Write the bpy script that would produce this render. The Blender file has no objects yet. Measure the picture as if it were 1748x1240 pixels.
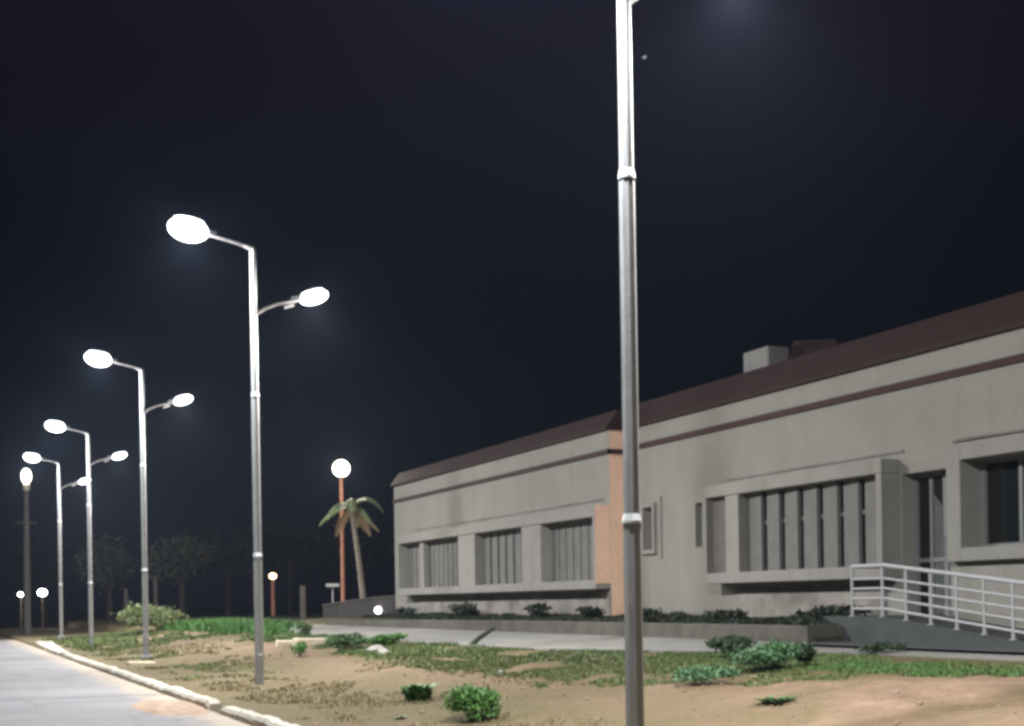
import bpy, math, random
from mathutils import Vector, Matrix
random.seed(7)
SC = bpy.context.scene
COL = SC.collection
PI = math.pi

# ------------------------------------------------------------------ helpers
class MB:
    """collects faces, links them as ONE mesh object"""
    def __init__(s): s.v = []; s.f = []; s.m = []
    def quad(s, a, b, c, d, mi=0):
        n = len(s.v); s.v += [tuple(a), tuple(b), tuple(c), tuple(d)]; s.f.append((n, n+1, n+2, n+3)); s.m.append(mi)
    def tri(s, a, b, c, mi=0):
        n = len(s.v); s.v += [tuple(a), tuple(b), tuple(c)]; s.f.append((n, n+1, n+2)); s.m.append(mi)
    def box(s, x0, x1, y0, y1, z0, z1, mi=0, bev=0.0):
        if bev <= 0:
            P = [(x0,y0,z0),(x1,y0,z0),(x1,y1,z0),(x0,y1,z0),(x0,y0,z1),(x1,y0,z1),(x1,y1,z1),(x0,y1,z1)]
            n = len(s.v); s.v += P
            for f in ((0,3,2,1),(4,5,6,7),(0,1,5,4),(1,2,6,5),(2,3,7,6),(3,0,4,7)):
                s.f.append(tuple(n+i for i in f)); s.m.append(mi)
        else:
            b = bev
            rings = [(z0, b), (z0+b, 0), (z1-b, 0), (z1, b)]
            base = len(s.v)
            for z, i in rings:
                X0, X1, Y0, Y1 = x0+i, x1-i, y0+i, y1-i
                c = b if i == 0 else 0.001
                s.v += [(X0+c,Y0,z),(X1-c,Y0,z),(X1,Y0+c,z),(X1,Y1-c,z),(X1-c,Y1,z),(X0+c,Y1,z),(X0,Y1-c,z),(X0,Y0+c,z)]
            for r in range(3):
                for k in range(8):
                    a = base+r*8+k; b2 = base+r*8+(k+1) % 8
                    s.f.append((a, b2, b2+8, a+8)); s.m.append(mi)
            s.f.append(tuple(base+k for k in reversed(range(8)))); s.m.append(mi)
            s.f.append(tuple(base+24+k for k in range(8))); s.m.append(mi)
    def obox(s, c, u, v, w, mi=0):
        """oriented box from centre and three half vectors"""
        c = Vector(c); u = Vector(u); v = Vector(v); w = Vector(w)
        n = len(s.v)
        for a, b, d in ((-1,-1,-1),(1,-1,-1),(1,1,-1),(-1,1,-1),(-1,-1,1),(1,-1,1),(1,1,1),(-1,1,1)):
            s.v.append(tuple(c + u*a + v*b + w*d))
        for f in ((0,3,2,1),(4,5,6,7),(0,1,5,4),(1,2,6,5),(2,3,7,6),(3,0,4,7)):
            s.f.append(tuple(n+i for i in f)); s.m.append(mi)
    def tube(s, pts, rads, n=8, cap=True, mi=0, phase=0.0):
        pts = [Vector(p) for p in pts]
        rings = []
        ref = Vector((0, 1, 0)) if abs((pts[-1]-pts[0]).normalized().y) < 0.9 else Vector((1, 0, 0))
        for i, p in enumerate(pts):
            t = (pts[min(i+1, len(pts)-1)] - pts[max(i-1, 0)]).normalized()
            a = t.cross(ref).normalized(); b = t.cross(a).normalized()
            st = len(s.v)
            for k in range(n):
                w = 2*PI*k/n + phase
                s.v.append(tuple(p + (a*math.cos(w) + b*math.sin(w))*rads[i]))
            rings.append(st)
        for i in range(len(rings)-1):
            for k in range(n):
                k2 = (k+1) % n
                s.f.append((rings[i]+k, rings[i]+k2, rings[i+1]+k2, rings[i+1]+k)); s.m.append(mi)
        if cap:
            s.f.append(tuple(rings[0]+k for k in reversed(range(n)))); s.m.append(mi)
            s.f.append(tuple(rings[-1]+k for k in range(n))); s.m.append(mi)
    def ellipsoid(s, c, rx, ry, rz, M=None, nu=20, nv=12, v0=0.0, v1=1.0, mi=0):
        """v 0 = bottom pole, 1 = top pole"""
        c = Vector(c); st = len(s.v)
        for j in range(nv+1):
            ph = -PI/2 + PI*(v0 + (v1-v0)*j/nv)
            for i in range(nu):
                th = 2*PI*i/nu
                p = Vector((rx*math.cos(ph)*math.cos(th), ry*math.cos(ph)*math.sin(th), rz*math.sin(ph)))
                if M: p = M @ p
                s.v.append(tuple(c+p))
        for j in range(nv):
            for i in range(nu):
                i2 = (i+1) % nu
                s.f.append((st+j*nu+i, st+j*nu+i2, st+(j+1)*nu+i2, st+(j+1)*nu+i)); s.m.append(mi)
    def build(s, name, mats, parent=None, smooth=False):
        me = bpy.data.meshes.new(name)
        me.from_pydata(s.v, [], s.f)
        if not isinstance(mats, (list, tuple)): mats = [mats]
        for m in mats: me.materials.append(m)
        if len(mats) > 1: me.polygons.foreach_set('material_index', s.m)
        if smooth: me.polygons.foreach_set('use_smooth', [True]*len(me.polygons))
        me.update()
        o = bpy.data.objects.new(name, me); COL.objects.link(o)
        if parent: o.parent = parent
        return o

def tag(o, label=None, cat=None, group=None, kind=None):
    if label: o['label'] = label
    if cat: o['category'] = cat
    if group: o['group'] = group
    if kind: o['kind'] = kind
    return o
def thing(name, label, cat, loc=(0,0,0), group=None, rz=0):
    o = bpy.data.objects.new(name, None); COL.objects.link(o)
    o.location = loc; o.rotation_euler = (0, 0, rz); o.empty_display_size = .2
    return tag(o, label, cat, group)
def copy_tree(o, parent=None):
    c = o.copy(); COL.objects.link(c); c.parent = parent
    for ch in list(o.children): copy_tree(ch, c)
    return c

# ------------------------------------------------------------------ materials
def mat(name, col, rough=.8, var=.25, scale=6.0, bump=.0, bscale=60.0, metal=0.0, col2=None, stain=None, spec=.4, speck=0):
    m = bpy.data.materials.new(name); m.use_nodes = True
    nt = m.node_tree; N = nt.nodes; L = nt.links
    b = N['Principled BSDF']; b.inputs['Roughness'].default_value = rough; b.inputs['Metallic'].default_value = metal
    b.inputs['Specular IOR Level'].default_value = spec
    tc = N.new('ShaderNodeTexCoord')
    n1 = N.new('ShaderNodeTexNoise'); n1.inputs['Scale'].default_value = scale; n1.inputs['Detail'].default_value = 8; n1.inputs['Roughness'].default_value = .65
    L.new(tc.outputs['Object'], n1.inputs['Vector'])
    r = N.new('ShaderNodeValToRGB')
    a = [c*(1-var) for c in col]; z = [min(1, c*(1+var)) for c in (col2 or col)]
    r.color_ramp.elements[0].position = .3; r.color_ramp.elements[1].position = .7
    r.color_ramp.elements[0].color = (*a, 1); r.color_ramp.elements[1].color = (*z, 1)
    L.new(n1.outputs['Fac'], r.inputs['Fac'])
    out = r.outputs['Color']
    if stain:
        mp = N.new('ShaderNodeMapping'); mp.inputs['Scale'].default_value = stain[1]
        L.new(tc.outputs['Object'], mp.inputs['Vector'])
        n2 = N.new('ShaderNodeTexNoise'); n2.inputs['Scale'].default_value = 1; n2.inputs['Detail'].default_value = 6
        L.new(mp.outputs['Vector'], n2.inputs['Vector'])
        r2 = N.new('ShaderNodeValToRGB'); r2.color_ramp.elements[0].position = stain[2]; r2.color_ramp.elements[1].position = stain[3]
        L.new(n2.outputs['Fac'], r2.inputs['Fac'])
        mx = N.new('ShaderNodeMix'); mx.data_type = 'RGBA'
        L.new(r2.outputs['Color'], mx.inputs['Factor']); L.new(out, mx.inputs['A']); mx.inputs['B'].default_value = (*stain[0], 1)
        out = mx.outputs['Result']
    if speck:
        n3 = N.new('ShaderNodeTexNoise'); n3.inputs['Scale'].default_value = 38; n3.inputs['Detail'].default_value = 3; n3.inputs['Roughness'].default_value = .8
        L.new(tc.outputs['Object'], n3.inputs['Vector'])
        r3 = N.new('ShaderNodeMapRange'); r3.inputs['From Min'].default_value = .3; r3.inputs['From Max'].default_value = .7
        r3.inputs['To Min'].default_value = 1-speck; r3.inputs['To Max'].default_value = 1+speck; L.new(n3.outputs['Fac'], r3.inputs['Value'])
        sc = N.new('ShaderNodeVectorMath'); sc.operation = 'SCALE'; L.new(out, sc.inputs[0]); L.new(r3.outputs['Result'], sc.inputs['Scale']); out = sc.outputs['Vector']
    L.new(out, b.inputs['Base Color'])
    if bump:
        nb = N.new('ShaderNodeTexNoise'); nb.inputs['Scale'].default_value = bscale; nb.inputs['Detail'].default_value = 5
        L.new(tc.outputs['Object'], nb.inputs['Vector'])
        bp = N.new('ShaderNodeBump'); bp.inputs['Strength'].default_value = bump; bp.inputs['Distance'].default_value = .02
        L.new(nb.outputs['Fac'], bp.inputs['Height']); L.new(bp.outputs['Normal'], b.inputs['Normal'])
    return m

def emit(name, col, strength):
    m = bpy.data.materials.new(name); m.use_nodes = True
    nt = m.node_tree; nt.nodes.clear()
    e = nt.nodes.new('ShaderNodeEmission'); e.inputs['Color'].default_value = (*col, 1); e.inputs['Strength'].default_value = strength
    o = nt.nodes.new('ShaderNodeOutputMaterial'); nt.links.new(e.outputs[0], o.inputs['Surface'])
    return m

def glow(name, col, strength):
    """clear glass that glows: emission added to transparency, so the lamp inside shines through it"""
    m = emit(name, col, strength); nt = m.node_tree; N = nt.nodes; L = nt.links
    e = [n for n in N if n.type == 'EMISSION'][0]; o = [n for n in N if n.type == 'OUTPUT_MATERIAL'][0]
    t = N.new('ShaderNodeBsdfTransparent'); a = N.new('ShaderNodeAddShader'); L.new(e.outputs[0], a.inputs[0]); L.new(t.outputs[0], a.inputs[1]); L.new(a.outputs[0], o.inputs['Surface'])
    m.cycles.emission_sampling = 'NONE'
    return m
def light(kind, loc, power, col, radius, parent, size=165, blend=1.0):
    d = bpy.data.lights.new('lamp_light', kind); d.energy = power; d.color = col; d.shadow_soft_size = radius
    if kind == 'SPOT': d.spot_size = math.radians(size); d.spot_blend = blend
    o = bpy.data.objects.new('lamp_light', d); COL.objects.link(o); o.location = loc
    if parent: o.parent = parent
    return o
M = {}
M['galv'] = mat('galvanised_steel', (.30,.30,.30), .8, .12, 9, .12, 40, metal=0.0, stain=((.19,.185,.18), (14,14,1.2), .52, .8))
M['collar'] = mat('bright_steel', (.62,.62,.62), .45, .1, 9, metal=.2)
M['arm'] = mat('dull_steel', (.30,.28,.28), .5, .15, 9, metal=.3)
M['housing'] = mat('lamp_housing', (.30,.30,.31), .5, .1, 9)
M['led'] = glow('lamp_glass_cool_white', (.93, .97, 1), 5)
M['led_side'] = glow('lamp_glass_neutral_white', (.97, 1, .98), 5)
M['globe'] = glow('globe_white', (1, .93, .82), 5)
M['smallw'] = glow('small_lamp_white', (1, .98, .95), 10)
M['warm'] = glow('small_lamp_amber', (1, .62, .33), 6)
M['flood'] = glow('flood_white', (1, .98, .95), 8)
M['star'] = emit('star_white', (1, 1, 1), .35)
M['plaster'] = mat('beige_plaster', (.272,.258,.23), .9, .06, 1.2, .5, 55, stain=((.22,.206,.18), (1.7,1.7,.40), .50, .98), speck=.2)
M['plaster_pale'] = mat('pale_plaster', (.265,.252,.228), .9, .07, 2, .4, 60, stain=((.20,.187,.165), (2.4,2.4,.4), .50, .95), speck=.2)
M['orange'] = mat('peach_orange_plaster', (.86,.56,.41), .9, .07, 2, .3, 60, speck=.2)
M['band'] = mat('brown_band', (.042,.016,.011), .8, .2, 5)
M['plinth'] = mat('plinth_plaster', (.27,.245,.22), .95, .22, 2.5, .3, 60, stain=((.12,.11,.09), (1.2,1.2,1.6), .45, .8))
M['fin'] = mat('grey_fin', (.155,.15,.142), .85, .14, 3, .1, 60, speck=.25)
M['fin_edge'] = mat('fin_rail', (.42,.41,.39), .85, .14, 3)
M['shutter'] = mat('grey_brown_shutter', (.135,.125,.11), .8, .15, 3)
M['void'] = mat('dark_interior', (.12,.12,.116), .9, .2, 3)
M['glass'] = mat('dark_glass', (.012,.014,.015), .12, .2, 2, spec=.5)
M['alu'] = mat('grey_window_frame', (.19,.195,.20), .5, .1, 5)
M['curtain'] = mat('blue_grey_curtain', (.10,.105,.11), .9, .2, 6)
M['white_rail'] = mat('white_painted_rail', (.36,.36,.37), .5, .08, 12)
M['concrete'] = mat('grey_concrete', (.098,.088,.075), .95, .25, 2.2, .5, 45, stain=((.05,.043,.034), (1,1,1.5), .5, .85))
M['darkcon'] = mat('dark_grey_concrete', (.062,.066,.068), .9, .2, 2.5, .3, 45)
M['chim'] = mat('white_chimney', (.30,.285,.27), .9, .1, 4)
M['bark'] = mat('bark', (.16,.125,.09), .95, .35, 14, .5, 30)
M['bark_dark'] = mat('dark_bark', (.05,.04,.03), .95, .35, 14, .5, 30)
M['pole_wood'] = mat('grey_wood', (.10,.088,.078), .95, .25, 6, .3, 30)
M['palmbark'] = mat('palm_bark', (.30,.25,.20), .95, .35, 10, .6, 18)
M['rust'] = mat('red_oxide_paint', (.55,.24,.16), .6, .2, 8)
M['wood'] = mat('weathered_wood', (.20,.15,.11), .9, .25, 8, .3, 30)
M['fence'] = mat('dark_wall_plaster', (.045,.038,.036), .95, .2, 2, .2, 40)
M['stone'] = mat('pale_stone', (.38,.35,.32), .95, .25, 5, .5, 14)
M['slab'] = mat('pale_slab', (.62,.52,.40), .95, .18, 4, .3, 30)
M['insul'] = mat('pale_ceramic', (.45,.40,.30), .4, .1, 5)

def leafmat(name, c1, c2):
    m = bpy.data.materials.new(name); m.use_nodes = True
    nt = m.node_tree; N = nt.nodes; L = nt.links; b = N['Principled BSDF']
    b.inputs['Roughness'].default_value = .6
    g = N.new('ShaderNodeNewGeometry'); r = N.new('ShaderNodeValToRGB')
    r.color_ramp.elements[0].color = (*c1, 1); r.color_ramp.elements[1].color = (*c2, 1)
    L.new(g.outputs['Random Per Island'], r.inputs['Fac']); L.new(r.outputs['Color'], b.inputs['Base Color'])
    return m
M['leaf'] = leafmat('bright_green_leaf', (.04,.115,.018), (.10,.24,.05))
M['leaf_mid'] = leafmat('mid_green_leaf', (.04,.085,.03), (.09,.16,.06))
M['leaf_pale'] = leafmat('pale_green_leaf', (.09,.12,.04), (.19,.23,.09))
M['leaf_dark'] = leafmat('dark_green_leaf', (.008,.015,.007), (.02,.03,.013))
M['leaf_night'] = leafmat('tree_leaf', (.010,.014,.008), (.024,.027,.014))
M['leaf_deep'] = leafmat('deep_green_leaf', (.018,.04,.018), (.045,.085,.035))
M['leaf_fresh'] = leafmat('fresh_green_leaf', (.04,.10,.04), (.09,.19,.08))
M['leaf_lit'] = leafmat('lit_tree_leaf', (.03,.035,.018), (.08,.08,.042))  # paler copy of the tree leaf, faint lamplight put into its colour
M['palm_green'] = leafmat('palm_leaflet_green', (.22,.28,.13), (.38,.45,.24))
M['palm_dry'] = leafmat('palm_leaflet_dry', (.36,.27,.17), (.54,.40,.26))
M['grass'] = leafmat('grass_blade', (.05,.095,.02), (.13,.17,.05))
M['grass_dry'] = leafmat('dry_grass_blade', (.15,.125,.055), (.27,.215,.105))
M['grass_rich'] = leafmat('rich_grass_blade', (.03,.11,.015), (.08,.20,.035))

# ------------------------------------------------------------------ terrain
XK = 3.72           # road-side face of the kerb
def lerp(a, b, t): return a + (b-a)*t
def prof(x, pts):
    if x <= pts[0][0]: return pts[0][1]
    for (x0, z0), (x1, z1) in zip(pts, pts[1:]):
        if x <= x1: return lerp(z0, z1, (x-x0)/(x1-x0))
    return pts[-1][1]
def hsh(i, j):
    n = (i*374761393 + j*668265263) & 0xffffffff
    n = ((n ^ (n >> 13))*1274126177) & 0xffffffff
    return ((n ^ (n >> 16)) & 0xffff)/65535.0
def vn(x, y):
    i, j = math.floor(x), math.floor(y); u, v = x-i, y-j
    u = u*u*(3-2*u); v = v*v*(3-2*v)
    return lerp(lerp(hsh(i,j), hsh(i+1,j), u), lerp(hsh(i,j+1), hsh(i+1,j+1), u), v)
def fbm(x, y): return vn(x,y)*.5 + vn(x*2.1+7,y*2.1+3)*.3 + vn(x*4.3+1,y*4.3+9)*.2
PROF = [(3.9,.09),(4.6,.07),(5.6,.09),(7.0,.22),(8.6,.44),(10.2,.60),(10.6,.60),(13.2,.74),(13.32,.80),(13.34,1.03),(14.6,1.13),(40,1.15)]
def T(x, y):
    if x < XK+.05: return -.03
    z = prof(x, PROF)
    if 13.2 < x and y < 17.6: z = min(z, .76)
    if x > 13.2 and y > 46: z = lerp(z, .85, min(1, (y-46)/8))
    if 4.2 < x < 10.3:
        w = min(1, (x-4.2)/.8, (10.3-x)/.8)
        z += w*((fbm(x*.55+3, y*.42)-.5)*.20 + (fbm(x*2.3, y*2.0)-.5)*.07)
    if y > 62:
        z = lerp(z, .12, min(1, (y-62)/14)) if x < 9 else z
    return z

xs = [-700,-250,-90,-30,-10,-5,0,3.0,3.6,3.74,3.78,3.9] + [4.05+.15*i for i in range(44)] + [10.62+.3*i for i in range(9)] + [13.2,13.32,13.34,13.7,14.2,14.75,16,20,30,45,80,250,700]
xs = sorted(set(round(x,3) for x in xs))
ys = [-300,-60,-15,-5,0,3] + [5+.2*i for i in range(180)] + [41+.5*i for i in range(60)] + [72,76,82,90,105,130,200,400,900]
ys = sorted(set(round(y,3) for y in ys))
V = [(x, y, T(x,y)) for y in ys for x in xs]; nx = len(xs)
F = [(j*nx+i, j*nx+i+1, (j+1)*nx+i+1, (j+1)*nx+i) for j in range(len(ys)-1) for i in range(nx-1)]
me = bpy.data.meshes.new('ground'); me.from_pydata(V, [], F); me.polygons.foreach_set('use_smooth', [True]*len(F))
ground = bpy.data.objects.new('ground', me); COL.objects.link(ground); tag(ground, kind='structure')

def noise_node(N, L, vec, scale, detail=6, rough=.6):
    n = N.new('ShaderNodeTexNoise'); n.inputs['Scale'].default_value = scale; n.inputs['Detail'].default_value = detail
    n.inputs['Roughness'].default_value = rough; L.new(vec, n.inputs['Vector']); return n.outputs['Fac']
def ramp(N, L, fac, stops):
    r = N.new('ShaderNodeValToRGB'); e = r.color_ramp.elements
    while len(e) > 1: e.remove(e[0])
    e[0].position = stops[0][0]; e[0].color = (*stops[0][1], 1) if len(stops[0][1]) == 3 else stops[0][1]
    for p, c in stops[1:]:
        k = e.new(p); k.color = (*c, 1)
    L.new(fac, r.inputs['Fac']); return r.outputs['Color']
def mixc(N, L, f, a, b):
    m = N.new('ShaderNodeMix'); m.data_type = 'RGBA'
    for s, v in (('Factor', f), ('A', a), ('B', b)):
        if isinstance(v, tuple): m.inputs[s].default_value = (*v, 1)
        elif isinstance(v, float): m.inputs[s].default_value = v
        else: L.new(v, m.inputs[s])
    return m.outputs['Result']
def math_n(N, L, op, a, b):
    m = N.new('ShaderNodeMath'); m.operation = op; m.use_clamp = False
    for i, v in enumerate((a, b)):
        if isinstance(v, (int, float)): m.inputs[i].default_value = v
        else: L.new(v, m.inputs[i])
    return m.outputs[0]
W = (1.,1.,1.); K = (0.,0.,0.)
def ground_mat():
    m = bpy.data.materials.new('dirt_and_thin_turf'); m.use_nodes = True
    nt = m.node_tree; N = nt.nodes; L = nt.links; b = N['Principled BSDF']; b.inputs['Roughness'].default_value = .95
    b.inputs['Specular IOR Level'].default_value = .15
    g = N.new('ShaderNodeTexCoord'); P = g.outputs['Object']
    sep = N.new('ShaderNodeSeparateXYZ'); L.new(P, sep.inputs[0])
    big = noise_node(N, L, P, .55, 5); mid = noise_node(N, L, P, 2.6, 9, .76); fine = noise_node(N, L, P, 14, 8, .75)
    dirt = ramp(N, L, mid, [(.25,(.13,.083,.056)), (.42,(.205,.135,.094)), (.58,(.28,.192,.132)), (.8,(.375,.268,.19))])
    dirt = mixc(N, L, ramp(N, L, fine, [(.42,K),(.68,(.65,.65,.65))]), dirt, (.15,.10,.068))
    turf = ramp(N, L, fine, [(.3,(.06,.055,.024)), (.5,(.112,.095,.046)), (.7,(.18,.145,.08))])
    # the turf belt grows beside the footpath, its edge ragged; patches of thin turf in the verge
    xr = math_n(N, L, 'ADD', sep.outputs['X'], math_n(N, L, 'MULTIPLY', math_n(N, L, 'SUBTRACT', big, .5), 5.0))
    cut = math_n(N, L, 'MAXIMUM', math_n(N, L, 'SUBTRACT', 14.0, sep.outputs['Y']), 0.0)
    xr = math_n(N, L, 'SUBTRACT', xr, cut)
    belt = ramp(N, L, math_n(N, L, 'DIVIDE', xr, 20.0), [(.39,K),(.45,W),(.6,W)])
    patch = ramp(N, L, noise_node(N, L, P, .85, 6, .65), [(.42,K),(.60,(.8,.8,.8))])
    xk = math_n(N, L, 'ADD', sep.outputs['X'], math_n(N, L, 'MULTIPLY', math_n(N, L, 'SUBTRACT', big, .5), 2.5))
    kerbside = ramp(N, L, math_n(N, L, 'DIVIDE', xk, 20.0), [(.34,(.95,.95,.95)),(.45,K)])
    f = math_n(N, L, 'MAXIMUM', math_n(N, L, 'MAXIMUM', belt, patch), kerbside)
    f = math_n(N, L, 'MULTIPLY', f, ramp(N, L, mid, [(.3,(.3,.3,.3)),(.55,W)]))
    c = mixc(N, L, f, dirt, turf)
    bed = ramp(N, L, math_n(N, L, 'DIVIDE', sep.outputs['X'], 20.0), [(.666,K),(.668,W)])
    c = mixc(N, L, bed, c, ramp(N, L, fine, [(.3,(.03,.028,.018)),(.7,(.06,.055,.032))]))
    L.new(c, b.inputs['Base Color'])
    bp = N.new('ShaderNodeBump'); bp.inputs['Strength'].default_value = .7; bp.inputs['Distance'].default_value = .06
    L.new(math_n(N, L, 'ADD', mid, math_n(N, L, 'MULTIPLY', fine, .5)), bp.inputs['Height']); L.new(bp.outputs['Normal'], b.inputs['Normal'])
    return m
me.materials.append(ground_mat())

def road_mat():
    m = bpy.data.materials.new('worn_asphalt'); m.use_nodes = True
    nt = m.node_tree; N = nt.nodes; L = nt.links; b = N['Principled BSDF']; b.inputs['Roughness'].default_value = .85
    g = N.new('ShaderNodeTexCoord'); P = g.outputs['Object']
    sep = N.new('ShaderNodeSeparateXYZ'); L.new(P, sep.inputs[0])
    mp = N.new('ShaderNodeMapping'); mp.inputs['Scale'].default_value = (.5, 1.1, 1); L.new(P, mp.inputs['Vector'])
    big = noise_node(N, L, mp.outputs['Vector'], .5, 6, .6); fine = noise_node(N, L, P, 60, 5, .7); mid = noise_node(N, L, P, 3, 7, .65)
    c = ramp(N, L, big, [(.3,(.098,.093,.10)),(.5,(.15,.144,.152)),(.7,(.205,.198,.205))])
    c = mixc(N, L, ramp(N, L, fine, [(.4,K),(.7,(.5,.5,.5))]), c, (.24,.232,.24))
    xr = math_n(N, L, 'ADD', sep.outputs['X'], math_n(N, L, 'MULTIPLY', math_n(N, L, 'SUBTRACT', mid, .5), 1.4))
    sand = ramp(N, L, math_n(N, L, 'DIVIDE', xr, 5.0), [(.60,K),(.72,W)])
    c = mixc(N, L, sand, c, (.33,.265,.20))
    vo = N.new('ShaderNodeTexVoronoi'); vo.feature = 'DISTANCE_TO_EDGE'; vo.inputs['Scale'].default_value = .38
    wv = N.new('ShaderNodeVectorMath'); wv.operation = 'ADD'; L.new(P, wv.inputs[0])
    nz = N.new('ShaderNodeTexNoise'); nz.inputs['Scale'].default_value = 1.6; nz.inputs['Detail'].default_value = 6; L.new(P, nz.inputs['Vector']); L.new(nz.outputs['Color'], wv.inputs[1]); L.new(wv.outputs[0], vo.inputs['Vector'])
    c = mixc(N, L, ramp(N, L, vo.outputs['Distance'], [(0.0,(.75,.75,.75)),(.012,K)]), c, (.07,.065,.07))
    L.new(c, b.inputs['Base Color'])
    bp = N.new('ShaderNodeBump'); bp.inputs['Strength'].default_value = .35; bp.inputs['Distance'].default_value = .01
    L.new(fine, bp.inputs['Height']); L.new(bp.outputs['Normal'], b.inputs['Normal'])
    return m
mb = MB()
YR = [-60 + 3*i for i in range(44)] + [69.5]
for y0, y1 in zip(YR, YR[1:]):
    mb.quad((-5,y0,0),(XK+.01,y0,0),(XK+.01,y1,0),(-5,y1,0))
mb.quad((-40,62,.004),(-5,62,.004),(-5,69.5,.004),(-40,69.5,.004))
tag(mb.build('road', road_mat()), kind='structure')

# dirt spilled through the break in the kerb
def mound(name, cx, cy, rx, ry, h, m, z0=0.0, n=26):
    mb = MB(); st = 0
    rings = 6
    pts = [[(cx, cy, z0+h)]*n]
    for r in range(1, rings+1):
        q = r/rings; row = []
        for k in range(n):
            a = 2*PI*k/n; w = 1 + .35*(fbm(math.cos(a)*1.7+cx, math.sin(a)*1.7+cy)-.5)*2
            x = cx + rx*q*w*math.cos(a); y = cy + ry*q*w*math.sin(a)
            row.append((x, y, z0 + (h*(1-q*q)**1.0*(.7+.6*fbm(x*4, y*4)) if r < rings else -.006)))
        pts.append(row)
    for r in range(rings):
        for k in range(n):
            k2 = (k+1) % n
            mb.quad(pts[r][k], pts[r][k2], pts[r+1][k2], pts[r+1][k])
    return mb.build(name, m, smooth=True)
M['spill'] = mat('spilled_dirt', (.26,.17,.12), .95, .35, 5, .6, 30, col2=(.33,.24,.17))
tag(mound('dirt_spill', 3.30, 20.2, .50, 1.9, .055, M['spill'], .004), kind='structure')

# kerbs: two straight runs and the flared end
M['kerb'] = mat('pale_kerb_concrete', (.50,.46,.39), .95, .18, 4, .4, 30, stain=((.30,.25,.19), (1.5,1.5,3), .52, .8))
def kerb_run(y0, y1, w0, w1, bend=0.0, step=.1):
    mb = MB(); n = max(2, int((y1-y0)/step)); rows = []
    for i in range(n+1):
        q = i/n; y = lerp(y0, y1, q)
        j = (fbm(y*1.9, 3)-.5)*.05 + (hsh(int(y*1.0+.5),3)-.5)*.018; h = .125 + (fbm(y*2.7, 8)-.5)*.05 + (hsh(int(y+.5),9)-.5)*.018
        x = XK + j + bend*q*q; w = lerp(w0, w1, q) + (fbm(y*1.3, 5)-.5)*.05
        e = .04 if i in (0, n) else (.022 if abs((y*1.0) % 1.0 - .5) < step*.5 and step < .3 else 0)
        rows.append([(x, y, -.05), (x+.01, y, h-.05-e), (x+.05, y, h-e), (x+w-.04, y, h+.005-e), (x+w, y, h-.03-e), (x+w, y, -.05)])
    for a, b in zip(rows, rows[1:]):
        for k in range(5): mb.quad(a[k], a[k+1], b[k+1], b[k])
    for r in (rows[0], rows[-1]):
        c = len(mb.v); mb.v += r; mb.f.append(tuple(range(c, c+6))); mb.m.append(0)
    return tag(mb.build('kerb', M['kerb']), kind='structure')
kerb_run(-20, 18.55, .22, .22)
kerb_run(19.35, 43.0, .22, .24)
kerb_run(44.6, 60.0, .35, .75, .35)

# footpath
mb = MB()
px = [10.45, 11.4, 12.4, 13.22]
PW = lambda y: 10.45 + 1.9*max(0, min(1, (23-y)/8.5))
for i in range(60):
    y0 = 2 + i*.8; y1 = y0+.8
    for k in range(4):
        def q(y, k):
            e = PW(y) + .14*(fbm(y*.9, 4)-.5); x = lerp(e, 13.22, k/4)
            return (x, y, prof(x, PROF)+.025)
        mb.quad(q(y0,k), q(y0,k+1), q(y1,k+1), q(y1,k))
    a, b = q(y0,0), q(y1,0)
    mb.quad((a[0],a[1],.5), a, b, (b[0],b[1],.5))
M['path'] = mat('pale_path_concrete', (.215,.207,.19), .9, .16, 1.5, .4, 40, stain=((.13,.12,.095), (.7,.7,1), .52, .85))
tag(mb.build('footpath', M['path']), kind='structure')
# dark paved apron before the ramp; its strip over the footpath paints shade
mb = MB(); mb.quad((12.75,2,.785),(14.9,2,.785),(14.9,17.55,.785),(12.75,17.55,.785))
tag(mb.build('apron_and_shade', M['darkcon']), kind='structure')

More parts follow.
